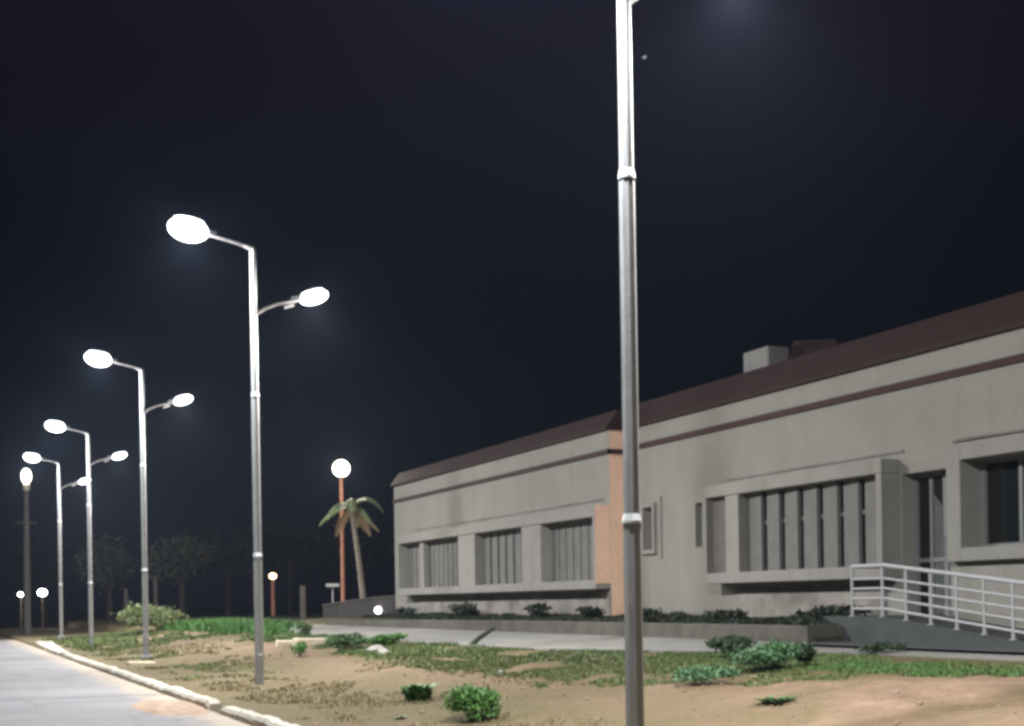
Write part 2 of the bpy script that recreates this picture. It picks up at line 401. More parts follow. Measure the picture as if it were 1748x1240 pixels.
# ------------------------------------------------------------------ street lamps
LH = 8.0
def lens_frame(tilt):  # rotation about Y so the head noses upward
    return Matrix.Rotation(tilt, 3, 'Y')
def make_lamp():
    t = thing('street_lamp', '', 'street lamp', (0,0,0), 'double-arm street lamps along the kerb')
    z = lambda fr: LH*(1-fr)
    mb = MB()
    secs = [(0, z(.697), .082, .078), (z(.697), z(.331), .071, .068), (z(.331), LH, .062, .055)]
    for a, b, r0, r1 in secs:
        mb.tube([(0,0,a), (0,0,b)], [r0, r1], 8, True, phase=PI/8+.1)
    mb.build('pole', M['galv'], t)
    for a, r0, r1 in ((z(.697), .085, .0715), (z(.331), .074, .0625)):
        mb = MB(); mb.tube([(0,0,a-.03), (0,0,a-.01), (0,0,a+.05)], [r0, r0, r1], 16, True)
        mb.build('collar', M['collar'], t)
    mb = MB(); mb.box(-.17,.17,-.17,.17,-.12,.025, bev=.008)
    for sx in (-1,1):
        for sy in (-1,1): mb.tube([(sx*.12,sy*.12,.02),(sx*.12,sy*.12,.07)], [.014,.014], 6)
    mb.build('base_plate', M['galv'], t)
    mb = MB(); mb.box(-.045,.045,-.098,-.074,.35,.62, bev=.006); mb.build('access_door', M['arm'], t)
    mb = MB(); mb.box(-.26,.26,-.26,.26,-.35,-.075, bev=.02); mb.build('footing', M['concrete'], t)
    # upper arm towards the road, lower arm towards the building
    mb = MB(); mb.tube([(0.01,0,LH-.03),(0,0,LH+.02),(-.18,0,LH+.08),(-.45,0,LH+.14),(-.80,0,LH+.20)], [.05,.05,.03,.028,.028], 10)
    mb.build('arm', M['arm'], t)
    mb = MB(); mb.tube([(.04,0,6.84),(.20,0,6.95),(.40,0,7.04),(.70,0,7.12),(.92,0,7.18)], [.034,.03,.028,.028,.028], 10)
    mb.obox((.66,0,7.03),(.085,0,.03),(0,.03,0),(-.008,0,.02))
    mb.build('arm', M['arm'], t)
    # heads: a shell on top and a bowl of glass below
    for c, rx, ry, rz, tilt, key in (((-1.16,0,LH+.275), .36, .28, .27, math.radians(8), 'led'), ((1.13,0,7.25), .28, .21, .165, math.radians(-17), 'led_side')):
        R3 = lens_frame(tilt); c = Vector(c); s = -1 if c.x < 0 else 1
        hb = MB(); hb.ellipsoid(c + Vector((0,0,.014)), rx*1.04, ry*1.04, rz*.78, R3, 22, 5, .74, 1.0)
        nk = R3 @ Vector((-s*rx*1.0, 0, .03)); hb.tube([c+nk+Vector((-s*.14,0,-.015)), c+nk, c+nk*.6], [.036,.05,.05], 10)
        h = hb.build('lamp_head', M['housing'], t, smooth=True)
        gb = MB(); gb.ellipsoid(c - (R3 @ Vector((0,0,.012))), rx, ry, rz*.8, R3, 18, 9, 0.0, .735)
        gb.build('lens', M[key], h, smooth=True)
        pc, pd, pp = ((.93,.97,1), 2700, 1550) if key == 'led' else ((1,.98,.94), 2900, 980)
        light('SPOT', c - Vector((0,0,rz*.3)), pd, pc, .12, h); light('POINT', c - Vector((0,0,rz*.2)), pp, pc, .10, h)
    return t
L0 = make_lamp()
lampspots = [(9.577, -.20, 'tall grey steel street lamp pole closest to the viewer, its lamps above the picture'),
             (23.386, .03, 'street lamp with the largest white glare of its row, second from the viewer'),
             (37.087, .15, 'double-arm street lamp whose foot stands beside the pale green bush, third of its row'),
             (50.705, .06, 'thin double-arm street lamp fourth of its row, right arm overhung by a neighbouring pole'),
             (62.956, .22, 'smallest double-arm street lamp at the far end of the row, where the kerb ends')]
for i, (y, z, lab) in enumerate(lampspots):
    o = L0 if i == 0 else copy_tree(L0)
    o.location = (5.442, y, z); o['label'] = lab

# ------------------------------------------------------------------ building
ZT = 5.6; XL = 14.8; XR = 15.25; YN = 27.1; YF = 42.8; Y0B = 4.0
bld = thing('school_building', 'long low beige building with brown roof edge, finned windows and a peach end wall', 'building', (0,0,0))
def wall_holes(mb, xf, y0, y1, z0, z1, holes, depth):
    Y = sorted(set([y0, y1] + [h[0] for h in holes] + [h[1] for h in holes])); Z = sorted(set([z0, z1] + [h[2] for h in holes] + [h[3] for h in holes]))
    for a, b in zip(Y, Y[1:]):
        for c, d in zip(Z, Z[1:]):
            cy, cz = (a+b)/2, (c+d)/2
            if any(h[0] < cy < h[1] and h[2] < cz < h[3] for h in holes): continue
            mb.quad((xf,a,c),(xf,b,c),(xf,b,d),(xf,a,d))
    for a, b, c, d in holes:
        xd = xf+depth
        mb.quad((xf,a,c),(xd,a,c),(xd,b,c),(xf,b,c)); mb.quad((xf,a,d),(xf,b,d),(xd,b,d),(xd,a,d))
        mb.quad((xf,a,c),(xf,a,d),(xd,a,d),(xd,a,c)); mb.quad((xf,b,c),(xd,b,c),(xd,b,d),(xf,b,d))
DOOR = (16.33, 17.45, 1.2, 3.62); RWIN = (13.0, 15.93, 2.29, 3.70); SW = (25.79, 26.2, 2.69, 3.67)
SLOT = (23.75, 24.05, 2.66, 3.62)
BAYR = (17.66, 23.0, 2.06, 3.65)
BAYL = [(35.95, 41.3, 2.0, 3.53), (31.38, 34.66, 2.0, 3.53), (27.25, 30.2, 2.0, 3.53)]
mb = MB()
wall_holes(mb, XL, YN, YF, .5, ZT, BAYL, .35)
mb.quad((XL,YF,.5),(23,YF,.5),(23,YF,ZT),(XL,YF,ZT))
mb.build('wall', M['plaster'], bld)
mb = MB()
wall_holes(mb, XR, Y0B, YN-.002, .5, ZT, [DOOR, RWIN, SW, SLOT, (18.0, 22.8, 2.1, 3.6)], .35)
mb.quad((XR,Y0B,.5),(23,Y0B,.5),(23,Y0B,ZT),(XR,Y0B,ZT)); mb.quad((23,Y0B,.5),(23,YF,.5),(23,YF,ZT),(23,Y0B,ZT))
mb.build('wall', M['plaster'], bld)
mb = MB(); mb.quad((XL,YN-.004,1.0),(XR+.3,YN-.004,1.0),(XR+.3,YN-.004,ZT),(XL,YN-.004,ZT))
mb.quad((14.4,27.12,1.93),(XL,27.12,1.93),(XL,27.12,3.80),(14.4,27.12,3.80))
o = mb.build('end_wall', M['orange'], bld); o['label'] = 'peach orange end wall of the forward wing'
# plinth below the windows, a shade dirtier
mb = MB(); mb.box(XL-.03, XL+.05, YN+.02, 40.4, .6, 1.72); mb.box(XR-.03, XR+.05, 17.9, 22.5, .6, 1.74)
mb.build('plinth', M['plinth'], bld)
# cornice band
mb = MB(); mb.box(XL-.05, XL+.02, YN-.06, YF+.04, 5.03, 5.14); mb.box(XL-.05, XR+.02, YN-.06, YN-.01, 5.03, 5.14)
mb.box(XR-.05, XR+.02, Y0B, YN-.062, 5.08, 5.20)
mb.build('cornice', M['band'], bld)
# roof: low pitched brown tiles
def roof_mat():
    m = mat('brown_roof_tiles', (.030,.011,.0095), .85, .25, 3)
    nt = m.node_tree; N = nt.nodes; L = nt.links
    tc = N.new('ShaderNodeTexCoord'); w = N.new('ShaderNodeTexWave'); w.bands_direction = 'Y'; w.inputs['Scale'].default_value = 1.6; w.inputs['Distortion'].default_value = .3
    w2 = N.new('ShaderNodeTexWave'); w2.bands_direction = 'X'; w2.inputs['Scale'].default_value = 1.1
    L.new(tc.outputs['Object'], w.inputs['Vector']); L.new(tc.outputs['Object'], w2.inputs['Vector'])
    ad = math_n(N, L, 'ADD', w.outputs['Fac'], w2.outputs['Fac'])
    bp = N.new('ShaderNodeBump'); bp.inputs['Strength'].default_value = .08; bp.inputs['Distance'].default_value = .02
    L.new(ad, bp.inputs['Height']); L.new(bp.outputs['Normal'], N['Principled BSDF'].inputs['Normal'])
    return m
M['roof'] = roof_mat()
mb = MB()
def edge_roof(x0, y0, y1):
    x1, e = x0+.32, .07; z1 = 1.55 + .302*x1
    mb.quad((x0,y0,ZT+e),(x1,y0,z1),(x1,y1,z1),(x0,y1,ZT+e)); mb.quad((x1,y0,z1),(23.3,y0,z1),(23.3,y1,z1),(x1,y1,z1))
    mb.quad((x0,y0,ZT+.002),(x0,y0,ZT+e),(x0,y1,ZT+e),(x0,y1,ZT+.002)); mb.quad((x0,y0,ZT+.002),(x0,y1,ZT+.002),(23.3,y1,ZT+.002),(23.3,y0,ZT+.002))
    for y in (y0, y1):
        n = len(mb.v); mb.v += [(x0,y,ZT+.002),(23.3,y,ZT+.002),(23.3,y,z1),(x1,y,z1),(x0,y,ZT+e)]; mb.f.append(tuple(range(n,n+5))); mb.m.append(0)
edge_roof(XL-.1, YN-.08, YF+.1); edge_roof(XR-.1, Y0B-.1, YN-.081)
# hump on the ridge behind the chimney
mb.v += [(17.7,21.7,6.10),(17.7,24.4,6.10),(18.2,24.4,7.45),(18.2,22.9,7.2),(20.3,24.4,6.1),(20.3,21.7,6.1)]
n = len(mb.v)-6
for f in ((0,1,2,3),(1,4,2),(0,3,5),(3,2,4,5)): mb.f.append(tuple(n+i for i in f)); mb.m.append(0)
roof = mb.build('roof', M['roof'], bld)
mb = MB(); mb.box(17.5,18.1,24.42,25.42,6.1,7.30, bev=.03)
mb.build('chimney', M['chim'], roof)

# bays
def bay(Ya, Yb, xf, xb, zb, zt, lip0, lip1, m):
    """protruding surround: top and bottom slabs and side cheeks"""
    mb = MB()
    mb.box(xf, xb, Ya-lip0, Yb+lip1, zt, zt+.25, bev=.012)
    mb.box(xf, xb, Ya-lip0, Yb+lip1, zb-.22, zb, bev=.012)
    if lip0 > .02: mb.box(xf, xb, Ya-lip0, Ya, zb+.002, zt-.002)
    if lip1 > .02: mb.box(xf, xb, Yb, Yb+lip1, zb+.002, zt-.002)
    return mb.build('window_surround', m, bld)
bay(27.25, 41.3, 14.4, XL, 2.02, 3.53, .12, .10, M['plaster_pale'])
for a, b in ((30.2,31.38),(34.66,35.95)):
    mb = MB(); mb.box(14.43, XL+.02, a, b, 2.022, 3.528); mb.build('pier', M['plaster_pale'], bld)
bay(17.66, 23.0, 14.85, XR, 2.06, 3.64, .14, .08, M['plaster_pale'])
mb = MB(); mb.box(14.88, XR+.02, 21.86, 22.32, 2.062, 3.638); mb.build('pier', M['plaster_pale'], bld)
# thin raised strip above each surround
mb = MB(); mb.box(XL-.03, XL+.02, 27.4, 40.6, 3.95, 3.985); mb.box(XR-.03, XR+.02, 17.4, 22.8, 4.0, 4.035); mb.box(XR-.05, XR+.02, 13.2, 16.2, 4.02, 4.06)
mb.build('raised_strip', M['plinth'], bld)

def fins(parent, x, ya, yb, z0, z1, n, midz, half, ang, thick=.03):
    """vertical sun fins, each a part"""
    p = (yb-ya)/n
    for k in range(n):
        yc = ya + p*(k+.5)
        u = Vector((math.sin(ang), math.cos(ang), 0))*half; v = Vector((math.cos(ang), -math.sin(ang), 0))*thick
        mb = MB(); mb.obox((x, yc, (z0+z1)/2), u, v, (0,0,(z1-z0)/2-.004))
        mb.build('fin', M['fin'], parent)
    if midz:
        mb = MB(); mb.box(x+.05, x+.13, ya, yb, midz-.035, midz+.035); mb.build('rail', M['fin_edge'], parent)
def window(xp, ya, yb, z0, z1, m='void'):
    mb = MB(); mb.quad((xp,ya,z0),(xp,yb,z0),(xp,yb,z1),(xp,ya,z1))
    return mb.build('window', M[m], bld)
# left wing windows: pane deep inside, fins in front
w = window(XL+.3, 35.95, 41.3, 2.0, 3.53)
mb = MB(); mb.box(14.55, 14.75, 39.25, 39.62, 2.022, 3.528); mb.build('mullion', M['plaster'], w)
fins(w, 14.78, 36.0, 39.2, 2.02, 3.53, 8, 0, .19, math.radians(3)); fins(w, 14.78, 39.66, 41.28, 2.02, 3.53, 4, 0, .19, math.radians(3))
w = window(XL+.3, 31.38, 34.66, 2.0, 3.53); fins(w, 14.74, 31.42, 34.64, 2.02, 3.53, 6, 0, .225, math.radians(4))
w = window(XL+.3, 27.25, 30.2, 2.0, 3.53); fins(w, 14.78, 27.3, 30.18, 2.02, 3.53, 7, 0, .19, math.radians(3))
# right wing bay
w = window(XR+.3, 18.0, 22.8, 2.1, 3.6)
fins(w, 15.12, 17.72, 21.84, 2.06, 3.64, 7, 3.04, .225, math.radians(5), .04)
mb = MB(); mb.box(15.02, 15.06, 22.33, 22.99, 2.062, 3.638); mb.build('shutter', M['shutter'], w)
# small window and slot
w = window(XR+.2, *SW, 'shutter')
mb = MB()
a, b, c, d = SW
mb.box(XR-.08, XR, a-.10, a-.002, c-.10, d+.10); mb.box(XR-.08, XR, b+.002, b+.10, c-.10, d+.10); mb.box(XR-.08, XR, a, b, d+.002, d+.10); mb.box(XR-.08, XR, a, b, c-.10, c-.002)
mb.box(XR-.04, XR, a-.34, a-.28, c-.22, d+.22)
mb.build('frame', M['plaster_pale'], w)
w = window(XR+.22, *SLOT, 'shutter'); mb = MB(); mb.box(XR-.02, XR, SLOT[0]-.12, SLOT[0]-.002, 2.5, 3.7); mb.build('frame', M['plaster_pale'], w)
# door
a, b, c, d = DOOR
mb = MB(); mb.quad((XR+.32,a,c),(XR+.32,b,c),(XR+.32,b,d),(XR+.32,a,d))
door = mb.build('door', M['glass'], bld)
mb = MB()
for y0, y1 in ((a,a+.06),(a+.33,a+.44),(b-.42,b-.36),(b-.06,b)): mb.box(XR+.27, XR+.318, y0+.001, y1-.001, c, d-.001)
mb.box(XR+.27, XR+.318, a+.06, b-.06, d-.07, d-.002); mb.box(XR+.272, XR+.318, a+.06, b-.06, c+.9, c+.97)
mb.build('frame', M['alu'], door)
mb = MB()
ny = 18
for k in range(ny):
    y0 = a+.44+k*.03; mb.quad((XR+.30+.015*math.sin(k*1.9),y0*1.0 if y0 < b-.42 else b-.42,c+.02),(XR+.30+.015*math.sin((k+1)*1.9),min(y0+.03,b-.42),c+.02),(XR+.30+.015*math.sin((k+1)*1.9),min(y0+.03,b-.42),d-.6+.03*k),(XR+.30+.015*math.sin(k*1.9),min(y0,b-.42),d-.6+.03*k))
    if y0+.03 >= b-.42: break
mb.build('curtain', M['curtain'], door)
mb = MB(); mb.tube([(XR+.25,a+.385,c+1.0),(XR+.22,a+.385,c+1.05),(XR+.22,a+.385,c+1.25),(XR+.25,a+.385,c+1.3)], [.012]*4, 6); mb.build('handle', M['alu'], door)
# big window on the right
a, b, c, d = RWIN
w = window(XR+.34, a, b, c, d, 'glass')
mb = MB()
for y0, y1 in ((a,a+.07),(14.55,14.62),(15.05,15.12),(b-.10,b)): mb.box(XR+.28, XR+.338, y0+.001, y1-.001, c+.001, d-.001)
for z0, z1 in ((c,c+.06),(d-.06,d)): mb.box(XR+.284, XR+.338, a+.07, b-.10, z0+.002, z1-.002)
mb.box(XR+.286, XR+.338, a+.07, 15.0, c+.42, c+.47)
mb.build('frame', M['alu'], w)
mb = MB(); mb.box(XR+.29, XR+.336, 14.62, 15.05, c+.06, c+.42); mb.build('panel', M['curtain'], w)
mb = MB()
mb.box(XR-.15, XR, b+.002, b+.32, c-.22, d+.22, bev=.01); mb.box(XR-.15, XR, a-.3, b, d+.002, d+.22, bev=.01); mb.box(XR-.15, XR, a-.3, b, c-.22, c-.002, bev=.01)
mb.build('window_surround', M['plaster_pale'], bld)

# ------------------------------------------------------------------ retaining wall, ramp, railing
mb = MB(); n = 40; yy = [17.65 + (46-17.65)*i/n for i in range(n+1)]
for y0, y1 in zip(yy, yy[1:]):
    h0 = 1.06 - .12*max(0, (y0-30)/16); h1 = 1.06 - .12*max(0, (y1-30)/16)
    x0, x1 = 13.22, 13.40
    mb.quad((x0,y0,.6),(x0,y1,.6),(x0,y1,h1-.02),(x0,y0,h0-.02)); mb.quad((x0,y0,h0-.02),(x0,y1,h1-.02),(x0+.02,y1,h1),(x0+.02,y0,h0))
    mb.quad((x0+.02,y0,h0),(x0+.02,y1,h1),(x1,y1,h1),(x1,y0,h0)); mb.quad((x1,y0,h0),(x1,y1,h1),(x1,y1,.6),(x1,y0,.6))
mb.box(13.222,14.0,17.47,17.648,.6,1.055)
mb.build_o = tag(mb.build('retaining_wall', M['concrete']), 'low grey concrete retaining wall between the footpath and the shrubs', 'wall')
eramp = thing('entrance_ramp', 'dark grey concrete ramp sloping down from the glass door behind white railings', 'ramp', (0,0,0))
mb = MB()
def ramp_z(y): return 1.2 if y >= 16.45 else 1.2 - (16.45-y)*.118
yy = [18.0, 17.3, 16.45, 15.5, 14.5, 13.5, 12.9]
for y0, y1 in zip(yy, yy[1:]):
    mb.quad((13.95,y0,.6),(13.95,y1,.6),(13.95,y1,ramp_z(y1)),(13.95,y0,ramp_z(y0)))
    mb.quad((13.95,y0,ramp_z(y0)),(13.95,y1,ramp_z(y1)),(XR-.05,y1,ramp_z(y1)),(XR-.05,y0,ramp_z(y0)))
mb.quad((13.95,18.0,.6),(XR-.05,18.0,.6),(XR-.05,18.0,1.2),(13.95,18.0,1.2))
mb.build('ramp_body', M['darkcon'], eramp)
rail = thing('ramp_railing', 'white metal railing with horizontal bars sloping down along the ramp', 'railing', (0,0,0))
ptsy = [17.25, 16.45, 12.95]
def rz_(y, h): return ramp_z(y) + h
for h, r in ((.83,.035),(.62,.02),(.46,.02),(.30,.02),(.13,.022)):
    mb = MB()
    mb.tube([(13.98, y, rz_(y, h)) for y in ptsy], [r]*3, 8)
    mb.build('rail', M['white_rail'], rail)
    mb = MB(); mb.tube([(13.98,17.25,rz_(17.25,h)),(14.6,17.25,rz_(17.25,h))], [r]*2, 8); mb.build('rail', M['white_rail'], rail)
for y in (17.25, 16.5, 15.95, 15.4, 14.85, 14.3, 13.75, 13.2):
    mb = MB(); mb.tube([(13.98,y,ramp_z(y)-.08),(13.98,y,ramp_z(y)+.83)], [.026,.026], 8); mb.tube([(13.98,y,ramp_z(y)-.002),(13.98,y,ramp_z(y)+.018)], [.055,.055], 8)
    mb.build('post', M['white_rail'], rail)

# ------------------------------------------------------------------ foliage
def leaves(mb, c, rx, ry, rz, n, size, lumps=5, mi=0, flat=.0, seed=0):
    rnd = random.Random(seed)
    L_ = [(rnd.uniform(-.55,.55), rnd.uniform(-.55,.55), rnd.uniform(-.25,.5), rnd.uniform(.35,.6)) for _ in range(lumps)]
    for _ in range(n):
        lx, ly, lz, lr = rnd.choice(L_)
        d = Vector((rnd.gauss(0,1), rnd.gauss(0,1), rnd.gauss(0,1))).normalized()*lr*(rnd.random()**.4)*(1.45 if rnd.random() < .13 else 1)
        p = Vector((c[0]+(lx+d.x)*rx, c[1]+(ly+d.y)*ry, c[2]+max(-.95, lz+d.z)*rz))
        u = Vector((rnd.gauss(0,1), rnd.gauss(0,1), rnd.gauss(0,1)*(1-flat)+.25)).normalized()
        w = u.cross(Vector((rnd.gauss(0,1), rnd.gauss(0,1), rnd.gauss(0,1)))).normalized()
        s = size*rnd.uniform(.6,1.4); u = u*s; w = w*s*.38
        mb.quad(p-u*.5, p+w*.5, p+u*.5, p-w*.5, mi)
def bush(name, x, y, rx, ry, h, n, size, m, label, cat='bush', group=None, seed=1, lumps=6, stems=5):
    z = T(x, y)
    t = thing(name, label, cat, (x, y, z), group)
    mb = MB(); leaves(mb, (0,0,h*.5), rx, ry, h*.52, n, size, lumps, seed=seed); mb.build('foliage', M[m], t)
    rnd = random.Random(seed+50); mb = MB()
    for k in range(stems):
        a = rnd.uniform(0, 2*PI); q = rnd.uniform(.2,.6)
        mb.tube([(0,0,-.03),(rx*q*.4*math.cos(a), ry*q*.4*math.sin(a), h*.35),(rx*q*math.cos(a), ry*q*math.sin(a), h*.75)], [.012*h/.4,.009*h/.4,.004], 5)
    mb.build('stem', M['bark'], t)
    return t
def weed(name, x, y, r, h, n, m, label, cat='weed', group=None, seed=1, wid=.05):
    """rosette of arching blades"""
    z = T(x, y); rnd = random.Random(seed); mb = MB()
    for k in range(n):
        a = rnd.uniform(0, 2*PI); R_ = r*rnd.uniform(.4,1.1); hh = h*rnd.uniform(.5,1.15); b0 = Vector((rnd.gauss(0,r*.22), rnd.gauss(0,r*.22), -.01))
        d = Vector((math.cos(a), math.sin(a), 0)); s = Vector((-math.sin(a), math.cos(a), 0)); pr = None
        w0 = wid*rnd.uniform(.6,1.2)
        for j in range(5):
            q = j/4; c = b0 + d*R_*q + Vector((0,0,hh*(1.9*q-1.05*q*q))); ww = s*w0*(.35+1.0*math.sin(PI*min(.95,q+.1)))*.5
            if pr: mb.quad(pr[0], pr[1], c+ww, c-ww)
            pr = (c-ww, c+ww)
    t = mb.build(name, M[m]); t.location = (x, y, z)
    return tag(t, label, cat, group)
bush('bush', 5.98, 14.55, .44, .42, .46, 4200, .055, 'leaf', 'leafy bright green bush in the dirt at the bottom of the view', seed=3)
weed('weed', 6.19, 17.0, .26, .25, 150, 'leaf', 'small tuft of broad green blades left of the leafy front bush', 'weed', seed=4, wid=.06)
bush('bush', 7.85, 29.6, .22, .22, .38, 600, .08, 'leaf', 'small round dark green bush alone on the dirt, right of the second lamp', seed=5)
bush('bush', 8.85, 29.0, .52, .45, .48, 1700, .09, 'leaf_mid', 'loose grey-green bush beside the end of the pale slabs', seed=6)
bush('bush', 9.75, 29.2, .55, .42, .33, 1300, .09, 'leaf', 'low bright green bush at the edge of the footpath beside the stones', seed=7)
bush('bush', 8.9, 57.0, 1.65, 1.2, 1.25, 3200, .17, 'leaf_pale', 'large pale green rounded bush behind the third street lamp', seed=8, lumps=8)
bush('bush', 10.0, 37.0, .33, .33, .5, 520, .09, 'leaf_mid', 'narrow grey-green bush behind the pale slabs', seed=9)
bush('bush', 11.05, 16.4, .46, .42, .36, 1500, .085, 'leaf_deep', 'dark green bush at the path edge, tallest right of the tall pole', seed=11)
bush('bush', 10.2, 14.1, .62, .55, .40, 3000, .07, 'leaf_fresh', 'spreading mid-green bush in front of the end of the low wall', seed=12)
bush('bush', 8.7, 13.5, .50, .46, .22, 1700, .065, 'leaf_fresh', 'low grey-green bush nearest the tall pole on its right', seed=13)
bush('bush', 10.6, 14.0, .20, .25, .34, 600, .08, 'leaf_deep', 'small dark upright bush right of the spreading mid-green bush', seed=14)
weed('weed', 8.24, 11.45, .26, .08, 120, 'leaf_mid', 'flat grey-green weed on the bare dirt, right of the tall pole', 'weed', seed=15, wid=.025)
weed('weed', 5.4, 15.5, .10, .05, 40, 'leaf_pale', 'tiny pale green sprig beside the front bush', 'weed', seed=16, wid=.02)
bush('weed', 12.42, 14.7, .38, .30, .18, 700, .06, 'leaf_deep', 'low dark green weed on the pavement edge before the ramp', 'weed', seed=17)
# dark shrubs along the foot of the building
foot = [(14.25,40.6,.5,.34,'under the leftmost window of the far wing'), (14.2,37.4,.55,.32,'under the right half of the wide far window'), (14.2,34.9,.6,.50,'below the first pier of the far wing, tallest of its row'),
        (14.2,32.3,.55,.36,'under the middle window of the far wing'), (14.2,30.3,.5,.50,'below the second pier of the far wing'), (14.2,28.4,.55,.34,'under the window next to the peach wall'), (14.3,26.7,.5,.42,'at the foot of the peach orange wall'),
        (14.5,25.0,.55,.26,'under the small framed window'), (14.55,23.4,.6,.36,'under the narrow slot window'), (14.4,21.7,.65,.34,'under the shuttered end of the finned bay'), (14.4,19.9,.65,.32,'under the middle of the finned bay'), (14.4,18.5,.5,.30,'between the finned bay and the ramp')]
for i, (x, y, r, h, where) in enumerate(foot):
    if i in (1, 3, 5, 8, 10): continue
    rq = random.Random(90+i); bush('shrub', x+rq.uniform(-.1,.15), y+rq.uniform(-.3,.3), .34, r*rq.uniform(1.0,2.1), h*rq.uniform(.55,1.0), 700, .11, 'leaf_dark', 'low dark shrub ' + where, 'shrub', 'dark shrubs along the foot of the building', seed=30+i, stems=3)

# grass: one mass
def scatter(name, m, spots, seed):
    rnd = random.Random(seed); mb = MB()
    for n, x0, x1, y0, y1, h, thr in spots:
        k = 0
        while k < n:
            x = rnd.uniform(x0,x1); y = rnd.uniform(y0,y1); k += 1
            xg = 8.0 + max(0, 14-y)*1.0
            if name != 'dry_grass' and y < 24 and x < xg + (fbm(x*1.3, y*1.1)-.5)*1.6: continue
            e = min(1, (x-x0)/.8+.15, (x1-x)/.4+.1)
            if x > PW(y)-.02 and y < 46 or fbm(x*.9+11, y*.8+5)*1.0 < thr + (1-e)*.35: continue
            z = T(x,y)-.01; a = rnd.uniform(0,2*PI); hh = h*rnd.uniform(.4,1.3); w = .0035 + .0008*y
            d = Vector((math.cos(a),math.sin(a),0)); p = Vector((x,y,z)); le = Vector((rnd.gauss(0,.5),rnd.gauss(0,.5),0))*hh
            mb.tri(p-d*w, p+d*w, p+le+Vector((0,0,hh)))
    return tag(mb.build(name, M[m]), kind='stuff')
scatter('grass', 'grass', [(110000, 7.6, 12.2, 6.5, 24, .048, .40), (26000, 8.2, 10.6, 24, 46, .10, .44), (9000, 4.1, 6.6, 24, 60, .08, .5), (7000,4.3,9,44,64,.12,.4)], 1)
scatter('dry_grass', 'grass_dry', [(16000, 4.0, 6.8, 11, 30, .05, .48), (9000, 4.0, 8.0, 30, 62, .08, .5), (6000, 7.4, 10.4, 14, 26, .06, .45)], 2)
scatter('rich_grass', 'grass_rich', [(10000, 9.2, 12.2, 40, 60, .34, .34), (12000, 9.6, 11.6, 7, 14, .06, .45), (3000, 10.2, 13.0, 46, 58, .25, .4)], 3)
rnd = random.Random(21); mb = MB()
for k in range(16000):
    x = rnd.uniform(13.5, 14.75); y = rnd.uniform(17.8, 42.5); hh = .05 + .22*max(0, fbm(x*1.2, y*.8)-.38)*rnd.uniform(.5,1.6); a = rnd.uniform(0,2*PI); z = T(x,y)-.01
    d = Vector((math.cos(a),math.sin(a),0))*(.02+.0006*y); p = Vector((x,y,z)); mb.tri(p-d, p+d, p+Vector((rnd.gauss(0,.4)*hh,rnd.gauss(0,.4)*hh,hh)))
tag(mb.build('ground_cover', M['leaf_dark']), kind='stuff')
# pebbles and clods in the dirt
rnd = random.Random(9); mb = MB()
for k in range(1500):
    x = rnd.uniform(4.2, 9.5); y = rnd.uniform(8.5, 34); s = rnd.uniform(.006,.02)*(2.2 if rnd.random() < .06 else 1)
    Rm = Matrix.Rotation(rnd.uniform(0,PI), 3, 'Z')
    mb.ellipsoid((x,y,T(x,y)+s*.2), s*1.3, s, s*.7, Rm, 6, 4)
M['clod'] = mat('dirt_clod', (.24,.18,.13), .95, .3, 9)
tag(mb.build('gravel', M['clod']), kind='stuff')

# stones and slabs
def stone(x, y, r, h, m, label, seed, cat='stone'):
    rnd = random.Random(seed); mb = MB(); mb.ellipsoid((0,0,h*.3), r, r*.75, h, Matrix.Rotation(rnd.uniform(0,3),3,'Z'), 12, 7)
    mb.v = [(a*(1+rnd.uniform(-.16,.16)), b*(1+rnd.uniform(-.16,.16)), c*(1+rnd.uniform(-.12,.12))) for a,b,c in mb.v]
    o = mb.build('stone', M[m]); o.location = (x,y,T(x,y)); return tag(o, label, cat)
stone(9.05, 27.6, .24, .12, 'stone', 'flat pale grey stone below the low bright green bush', 1)
stone(8.9, 26.6, .15, .10, 'stone', 'small pale stone in front of the flat grey stone', 2)
stone(8.23, 18.76, .06, .05, 'chim', 'tiny white stone on the grassy slope', 3)
def slab(x, y, l, w, h, rz, label):
    mb = MB(); mb.box(-l/2,l/2,-w/2,w/2,-.1,h, bev=.02); o = mb.build('slab', M['slab']); o.location = (x,y,T(x,y)); o.rotation_euler = (.02,.03,rz); return tag(o, label, 'slab')
slab(9.25, 32.9, 1.35, .45, .13, .1, 'long pale concrete slab lying on the dirt behind the small round bush')
slab(8.75, 34.2, .62, .40, .10, -.1, 'short pale concrete slab left of the long one')
slab(4.9, 34.3, .7, .3, .07, .2, 'flat pale stone slab on the verge at the third lamp')
mb = MB(); mb.tube([(0,0,-.02),(.25,.05,.16),(.62,.1,.36)], [.06,.055,.04], 8); o = mb.build('fallen_log', M['leaf_dark']); o.location = (10.5, 25.6, T(10.5,25.6)); tag(o, 'dark mossy log leaning on the edge of the footpath', 'log')

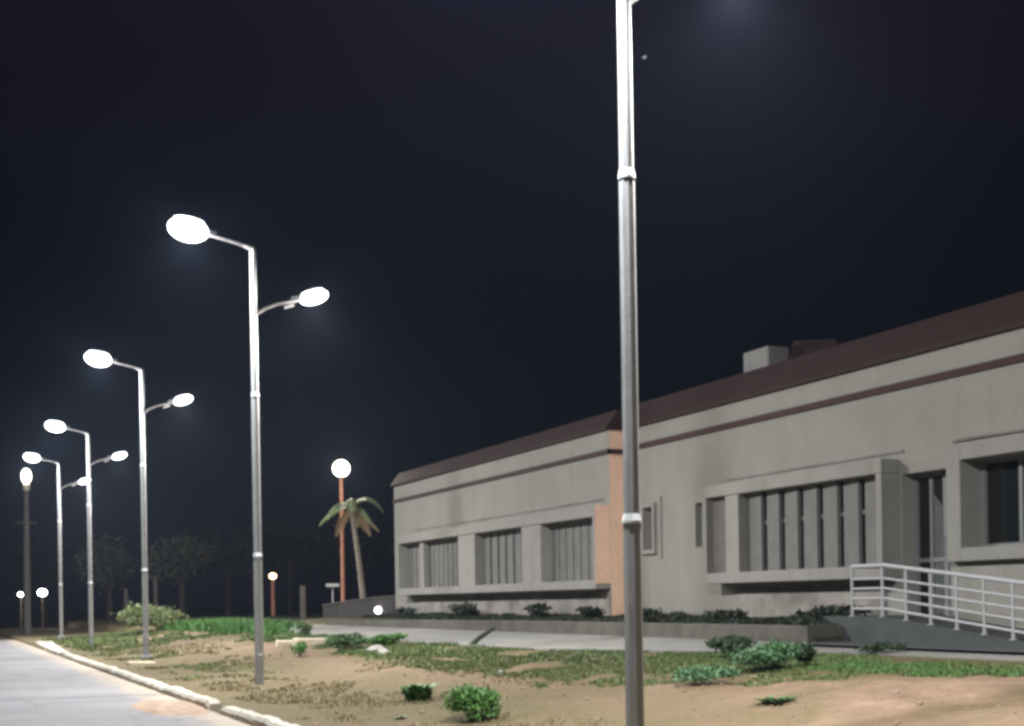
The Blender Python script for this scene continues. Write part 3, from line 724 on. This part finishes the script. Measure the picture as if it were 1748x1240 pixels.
# ------------------------------------------------------------------ far things
t = thing('low_wall', 'dark low wall with pale capping running out from the far corner of the building', 'wall', (0,0,0))
WP = [(15.2,43.3,1.83),(15.05,46,1.78),(14.85,49,1.66),(14.68,51.6,1.52)]
mb = MB(); cb = MB()
for (x0,y0,z0),(x1,y1,z1) in zip(WP, WP[1:]):
    P = lambda dx, z: ((x0+dx,y0,z(z0)),(x1+dx,y1,z(z1)))
    for dx in (0,.2):
        mb.quad((x0+dx,y0,.5),(x1+dx,y1,.5),(x1+dx,y1,z1-.05),(x0+dx,y0,z0-.05))
    for za, zb in ((-.05,-.05),(0,0)):
        cb.quad((x0-.04,y0,z0+za),(x1-.04,y1,z1+za),(x1+.24,y1,z1+za),(x0+.24,y0,z0+za))
    for dx in (-.04,.24): cb.quad((x0+dx,y0,z0-.05),(x1+dx,y1,z1-.05),(x1+dx,y1,z1),(x0+dx,y0,z0))
mb.quad((14.68,51.6,.5),(14.88,51.6,.5),(14.88,51.6,1.47),(14.68,51.6,1.47)); cb.quad((14.64,51.6,1.47),(14.92,51.6,1.47),(14.92,51.6,1.52),(14.64,51.6,1.52))
mb.build('wall_body', M['fence'], t); cb.build('capping', M['concrete'], t)
def lamp_on_post(name, x, y, z0, z1, lens_r, key, postmat, label, pr=.05, cat='lamp', squash=1.0, bracket=True, power=0, lcol=(1,1,1)):
    t = thing(name, label, cat, (x,y,z0))
    mb = MB(); mb.tube([(0,0,-.1),(0,0,z1-z0-lens_r*.8)], [pr,pr*.8], 8); mb.build('post', M[postmat], t)
    mb = MB(); mb.ellipsoid((0,0,z1-z0), lens_r, lens_r, lens_r*squash, None, 18, 12); mb.build('lamp_shade', M[key], t, smooth=True)
    if power: light('POINT', (0,0,z1-z0), power, lcol, lens_r*.5, t)
    if bracket:
        mb = MB(); mb.tube([(0,0,z1-z0-lens_r*squash-.06),(0,0,z1-z0-lens_r*squash*.93)], [pr*1.1, lens_r*.35], 10); mb.build('bracket', M['housing'], t)
    return t
lamp_on_post('globe_lamp', 15.07, 50, .85, 6.98, .34, 'globe', 'rust', 'bright globe lamp on a tall red pole beside the palm', .085, 'lamp post', power=2600, lcol=(1,.92,.80))
lamp_on_post('floodlight', 15.02, 45.4, .9, 1.29, .13, 'flood', 'housing', 'small round white floodlight at the foot of the dark low wall', .04, 'floodlight', .9)
lamp_on_post('small_lamp', 7.0, 95, .1, 2.65, .30, 'smallw', 'wood', 'brighter of the two tiny white lamps low at the far end of the road', .08, 'lamp', .8, power=150)
lamp_on_post('small_lamp', 5.58, 95, .1, 2.54, .17, 'smallw', 'wood', 'fainter tiny white lamp left of the tall leaning far pole', .08, 'lamp', .8)
lamp_on_post('amber_lamp', 19.55, 80, .85, 3.35, .22, 'warm', 'rust', 'tiny amber lamp on a short post right of the second street lamp', .13, 'lamp', .8, power=60, lcol=(1,.6,.3))
# far tall pole with lamp, ceramic and crossarm
t = thing('utility_pole', 'tall brown pole with bulb and crossarm, left of the last street lamp', 'pole', (4.80,76,.1))
mb = MB(); mb.tube([(0,0,-.2),(0.02,0,4),(.06,0,8.4)], [.20,.17,.12], 10); mb.build('pole', M['pole_wood'], t)
mb = MB(); mb.tube([(.06,0,7.98),(.06,0,8.05),(.06,0,8.3),(.06,0,8.38)], [.14,.19,.19,.13], 10); mb.build('insulator', M['insul'], t)
mb = MB(); mb.obox((.03,0,6.2),(.55,0,0),(0,.05,0),(0,0,.05)); mb.build('crossarm', M['bark_dark'], t)
mb = MB(); mb.ellipsoid((.06,0,8.78), .26, .26, .42, None, 16, 10); mb.build('lamp_shade', M['globe'], t, smooth=True); light('POINT', (.06,0,8.78), 900, (1,.93,.82), .12, t)
# grey posts in the dark
def post(x, y, z0, z1, label):
    mb = MB(); mb.box(-.11,.11,-.11,.11,-.2,z1-z0, bev=.02); o = mb.build('post', M['concrete']); o.location = (x,y,z0); return tag(o, label, 'post')
post(16.1, 60, 1.0, 2.44, 'short grey post in the dark between the amber lamp and the palm')
post(10.62, 80, .8, 2.66, 'grey post in the dark left of the large pale green bush')
post(12.35, 80, .8, 3.35, 'taller grey post rising behind the large pale green bush')
# wall light box
mb = MB(); mb.box(-.28,.28,-.06,.06,-.07,.07, bev=.02); mb.tube([(0,.02,-1.6),(0,.02,-.07)], [.03,.03], 6); o = mb.build('sign_post', M['white_rail']); o.location = (15.2, 51.9, 2.31); tag(o, 'small pale board on a thin post left of the red lamp pole', 'sign')

# palm
def palm(x, y, lean, h, label, fr=13, L_=1.5, seed=2):
    rnd = random.Random(seed); z = T(x,y)
    t = thing('palm_tree', label, 'palm tree', (x,y,z))
    mb = MB(); P = []; R_ = []
    for k in range(25):
        q = k/24; P.append((lean*q*q*.4+lean*q*.6, 0, -.1+h*q)); R_.append(.125*(1-.35*q)+.014*(k % 2) + (.05 if q > .93 else 0))
    mb.tube(P, R_, 10); mb.build('trunk', M['palmbark'], t)
    top = Vector((lean, 0, h-.1))
    for k in range(fr):
        a = 2*PI*k/fr + rnd.uniform(-.2,.2); up = rnd.choice((-.3,.1,.35,.7,1.0,1.25))+rnd.uniform(-.12,.12); mb = MB(); LL = L_*rnd.uniform(.8,1.1)
        d = Vector((math.cos(a), math.sin(a), 0)); s = Vector((-math.sin(a), math.cos(a), 0)); pr = None; pts = []
        for j in range(15):
            q = j/14; pts.append(top + d*LL*q*(1-.12*q) + Vector((0,0,LL*(up*.75*q-(.55+.45*up)*q*q))))
        mb.tube(pts, [.022*(1-.8*j/14) for j in range(15)], 5)
        for j in range(1, 14):
            for e in range(5):
                c = pts[j].lerp(pts[j+1], e/5); tan = (pts[j+1]-pts[j]).normalized()
                ll = .34*L_/1.5*math.sin(PI*min(.97,.18+.8*j/14))
                for sg in (-1,1):
                    tip = c + (s*sg*.75 + tan*.55 + Vector((0,0,-.45+rnd.uniform(-.15,.15))))*ll
                    mb.tri(c, c+tan*.06, tip)
        mb.build('frond', M['palm_dry'] if up < -.02 else M['palm_green'], t)
    return t
palm(15.2, 47.6, -.50, 4.3, 'small palm with a leaning pale trunk lit by the globe lamp', 10, 1.5)

# dark trees at the back
def tree(x, y, h, r, label, seed, n=2600, size=.34, m='leaf_night'):
    rnd = random.Random(seed); z = T(x,y); t = thing('tree', label, 'tree', (x,y,z), 'dark trees at the far end of the lot')
    mb = MB(); mb.tube([(0,0,-.2),(.05,0,h*.3),(.12,.05,h*.6)], [.22,.16,.09], 8)
    for k in range(6):
        a = rnd.uniform(0,2*PI); mb.tube([(.06,0,h*rnd.uniform(.28,.5)),(r*.4*math.cos(a),r*.4*math.sin(a),h*rnd.uniform(.55,.7)),(r*.75*math.cos(a),r*.75*math.sin(a),h*rnd.uniform(.65,.9))], [.08,.05,.02], 6)
    mb.build('trunk', M['bark_dark'], t)
    mb = MB(); leaves(mb, (0,0,h*.66), r, r, h*.36, n, size, 9, seed=seed); mb.build('crown', M[m], t)
trees = [(10.6,88,5.6,2.2,'small dark tree behind the fourth street lamp'), (14.6,84,5.6,2.8,'rounded tree catching faint light right of the third street lamp'), (19.2,92,6.6,3.0,'arched dark tree left of the second street lamp'),
         (24.5,95,7.0,3.3,'dark tree behind the amber lamp'), (28.5,90,6.5,3.0,'dark tree left of the palm'), (32.0,84,6.6,3.0,'dark tree behind the palm'), (2.2,112,7.5,3.4,'dark tree at the far left behind the tiny lamps'), (8.2,108,7.2,3.2,'dark tree behind the last street lamp'), (34.5,78,7.0,3.0,'dark tree beside the far corner of the building')]
for i, (x,y,h,r,lab) in enumerate(trees): tree(x,y,h,r,lab,60+i,m='leaf_lit' if i < 2 else 'leaf_night')

# star
mb = MB(); mb.ellipsoid((0,0,0), .95, .5, .5, Matrix.Rotation(-.5,3,'Y'), 10, 6); o = mb.build('star', M['star']); o.location = (235.4,400,195.4); tag(o, 'single faint star in the dark sky right of the tall pole', 'star')

# ------------------------------------------------------------------ air
HAZE = .00029
mb = MB(); mb.box(-60, 60, -40, 130, -1.2, 9.9)
hz = mb.build('haze', None) if False else None
hm = bpy.data.materials.new('night_haze'); hm.use_nodes = True; nt = hm.node_tree; nt.nodes.clear()
pv = nt.nodes.new('ShaderNodeVolumePrincipled'); pv.inputs['Color'].default_value = (.60,.73,1,1); pv.inputs['Density'].default_value = HAZE; pv.inputs['Anisotropy'].default_value = .2
oo = nt.nodes.new('ShaderNodeOutputMaterial'); nt.links.new(pv.outputs[0], oo.inputs['Volume'])
if HAZE > 0:
    hz = mb.build('haze', hm); tag(hz, kind='stuff')

# ------------------------------------------------------------------ world
w = bpy.data.worlds.new('World'); SC.world = w; w.use_nodes = True
nt = w.node_tree; N = nt.nodes; L = nt.links
bg = N['Background']; bg.inputs['Strength'].default_value = 1.0
tc = N.new('ShaderNodeTexCoord'); sp = N.new('ShaderNodeSeparateXYZ'); L.new(tc.outputs['Generated'], sp.inputs[0])
L.new(ramp(N, L, sp.outputs['Z'], [(0.0,(.0026,.0020,.0034)), (.10,(.0012,.0019,.0038)), (.25,(.0014,.0022,.0046)), (.42,(.0062,.0046,.0120)), (1,(.006,.006,.012))]), bg.inputs['Color'])

# ------------------------------------------------------------------ camera
yaw, pitch, roll, cy, f = .4229, -.0006, .0159, 1027.5, 2200.0
Fw = Vector((math.sin(yaw)*math.cos(pitch), math.cos(yaw)*math.cos(pitch), math.sin(pitch))); R = Vector((math.cos(yaw), -math.sin(yaw), 0)); U = R.cross(Fw)
R2 = R*math.cos(roll) - U*math.sin(roll); U2 = R*math.sin(roll) + U*math.cos(roll)
cd = bpy.data.cameras.new('camera'); cam = bpy.data.objects.new('camera', cd); COL.objects.link(cam)
mw = Matrix((R2, U2, -Fw)).transposed().to_4x4(); mw.translation = (0,0,1.55); cam.matrix_world = mw
cd.sensor_width = 36; cd.lens = 36*f/1748; cd.shift_y = (cy-620)/1748; cd.clip_end = 2000
SC.camera = cam

# ------------------------------------------------------------------ render settings
SC.view_settings.view_transform = 'Standard'; SC.view_settings.look = 'None'; SC.view_settings.exposure = 0; SC.view_settings.gamma = 1
SC.cycles.use_denoising = True
SC.cycles.use_adaptive_sampling = False
SC.cycles.sample_clamp_direct = 12.0; SC.cycles.sample_clamp_indirect = 3.0
SC.cycles.filter_width = 3.3
SC.cycles.max_bounces = 5; SC.cycles.diffuse_bounces = 3; SC.cycles.volume_bounces = 0
SC.cycles.use_light_tree = True
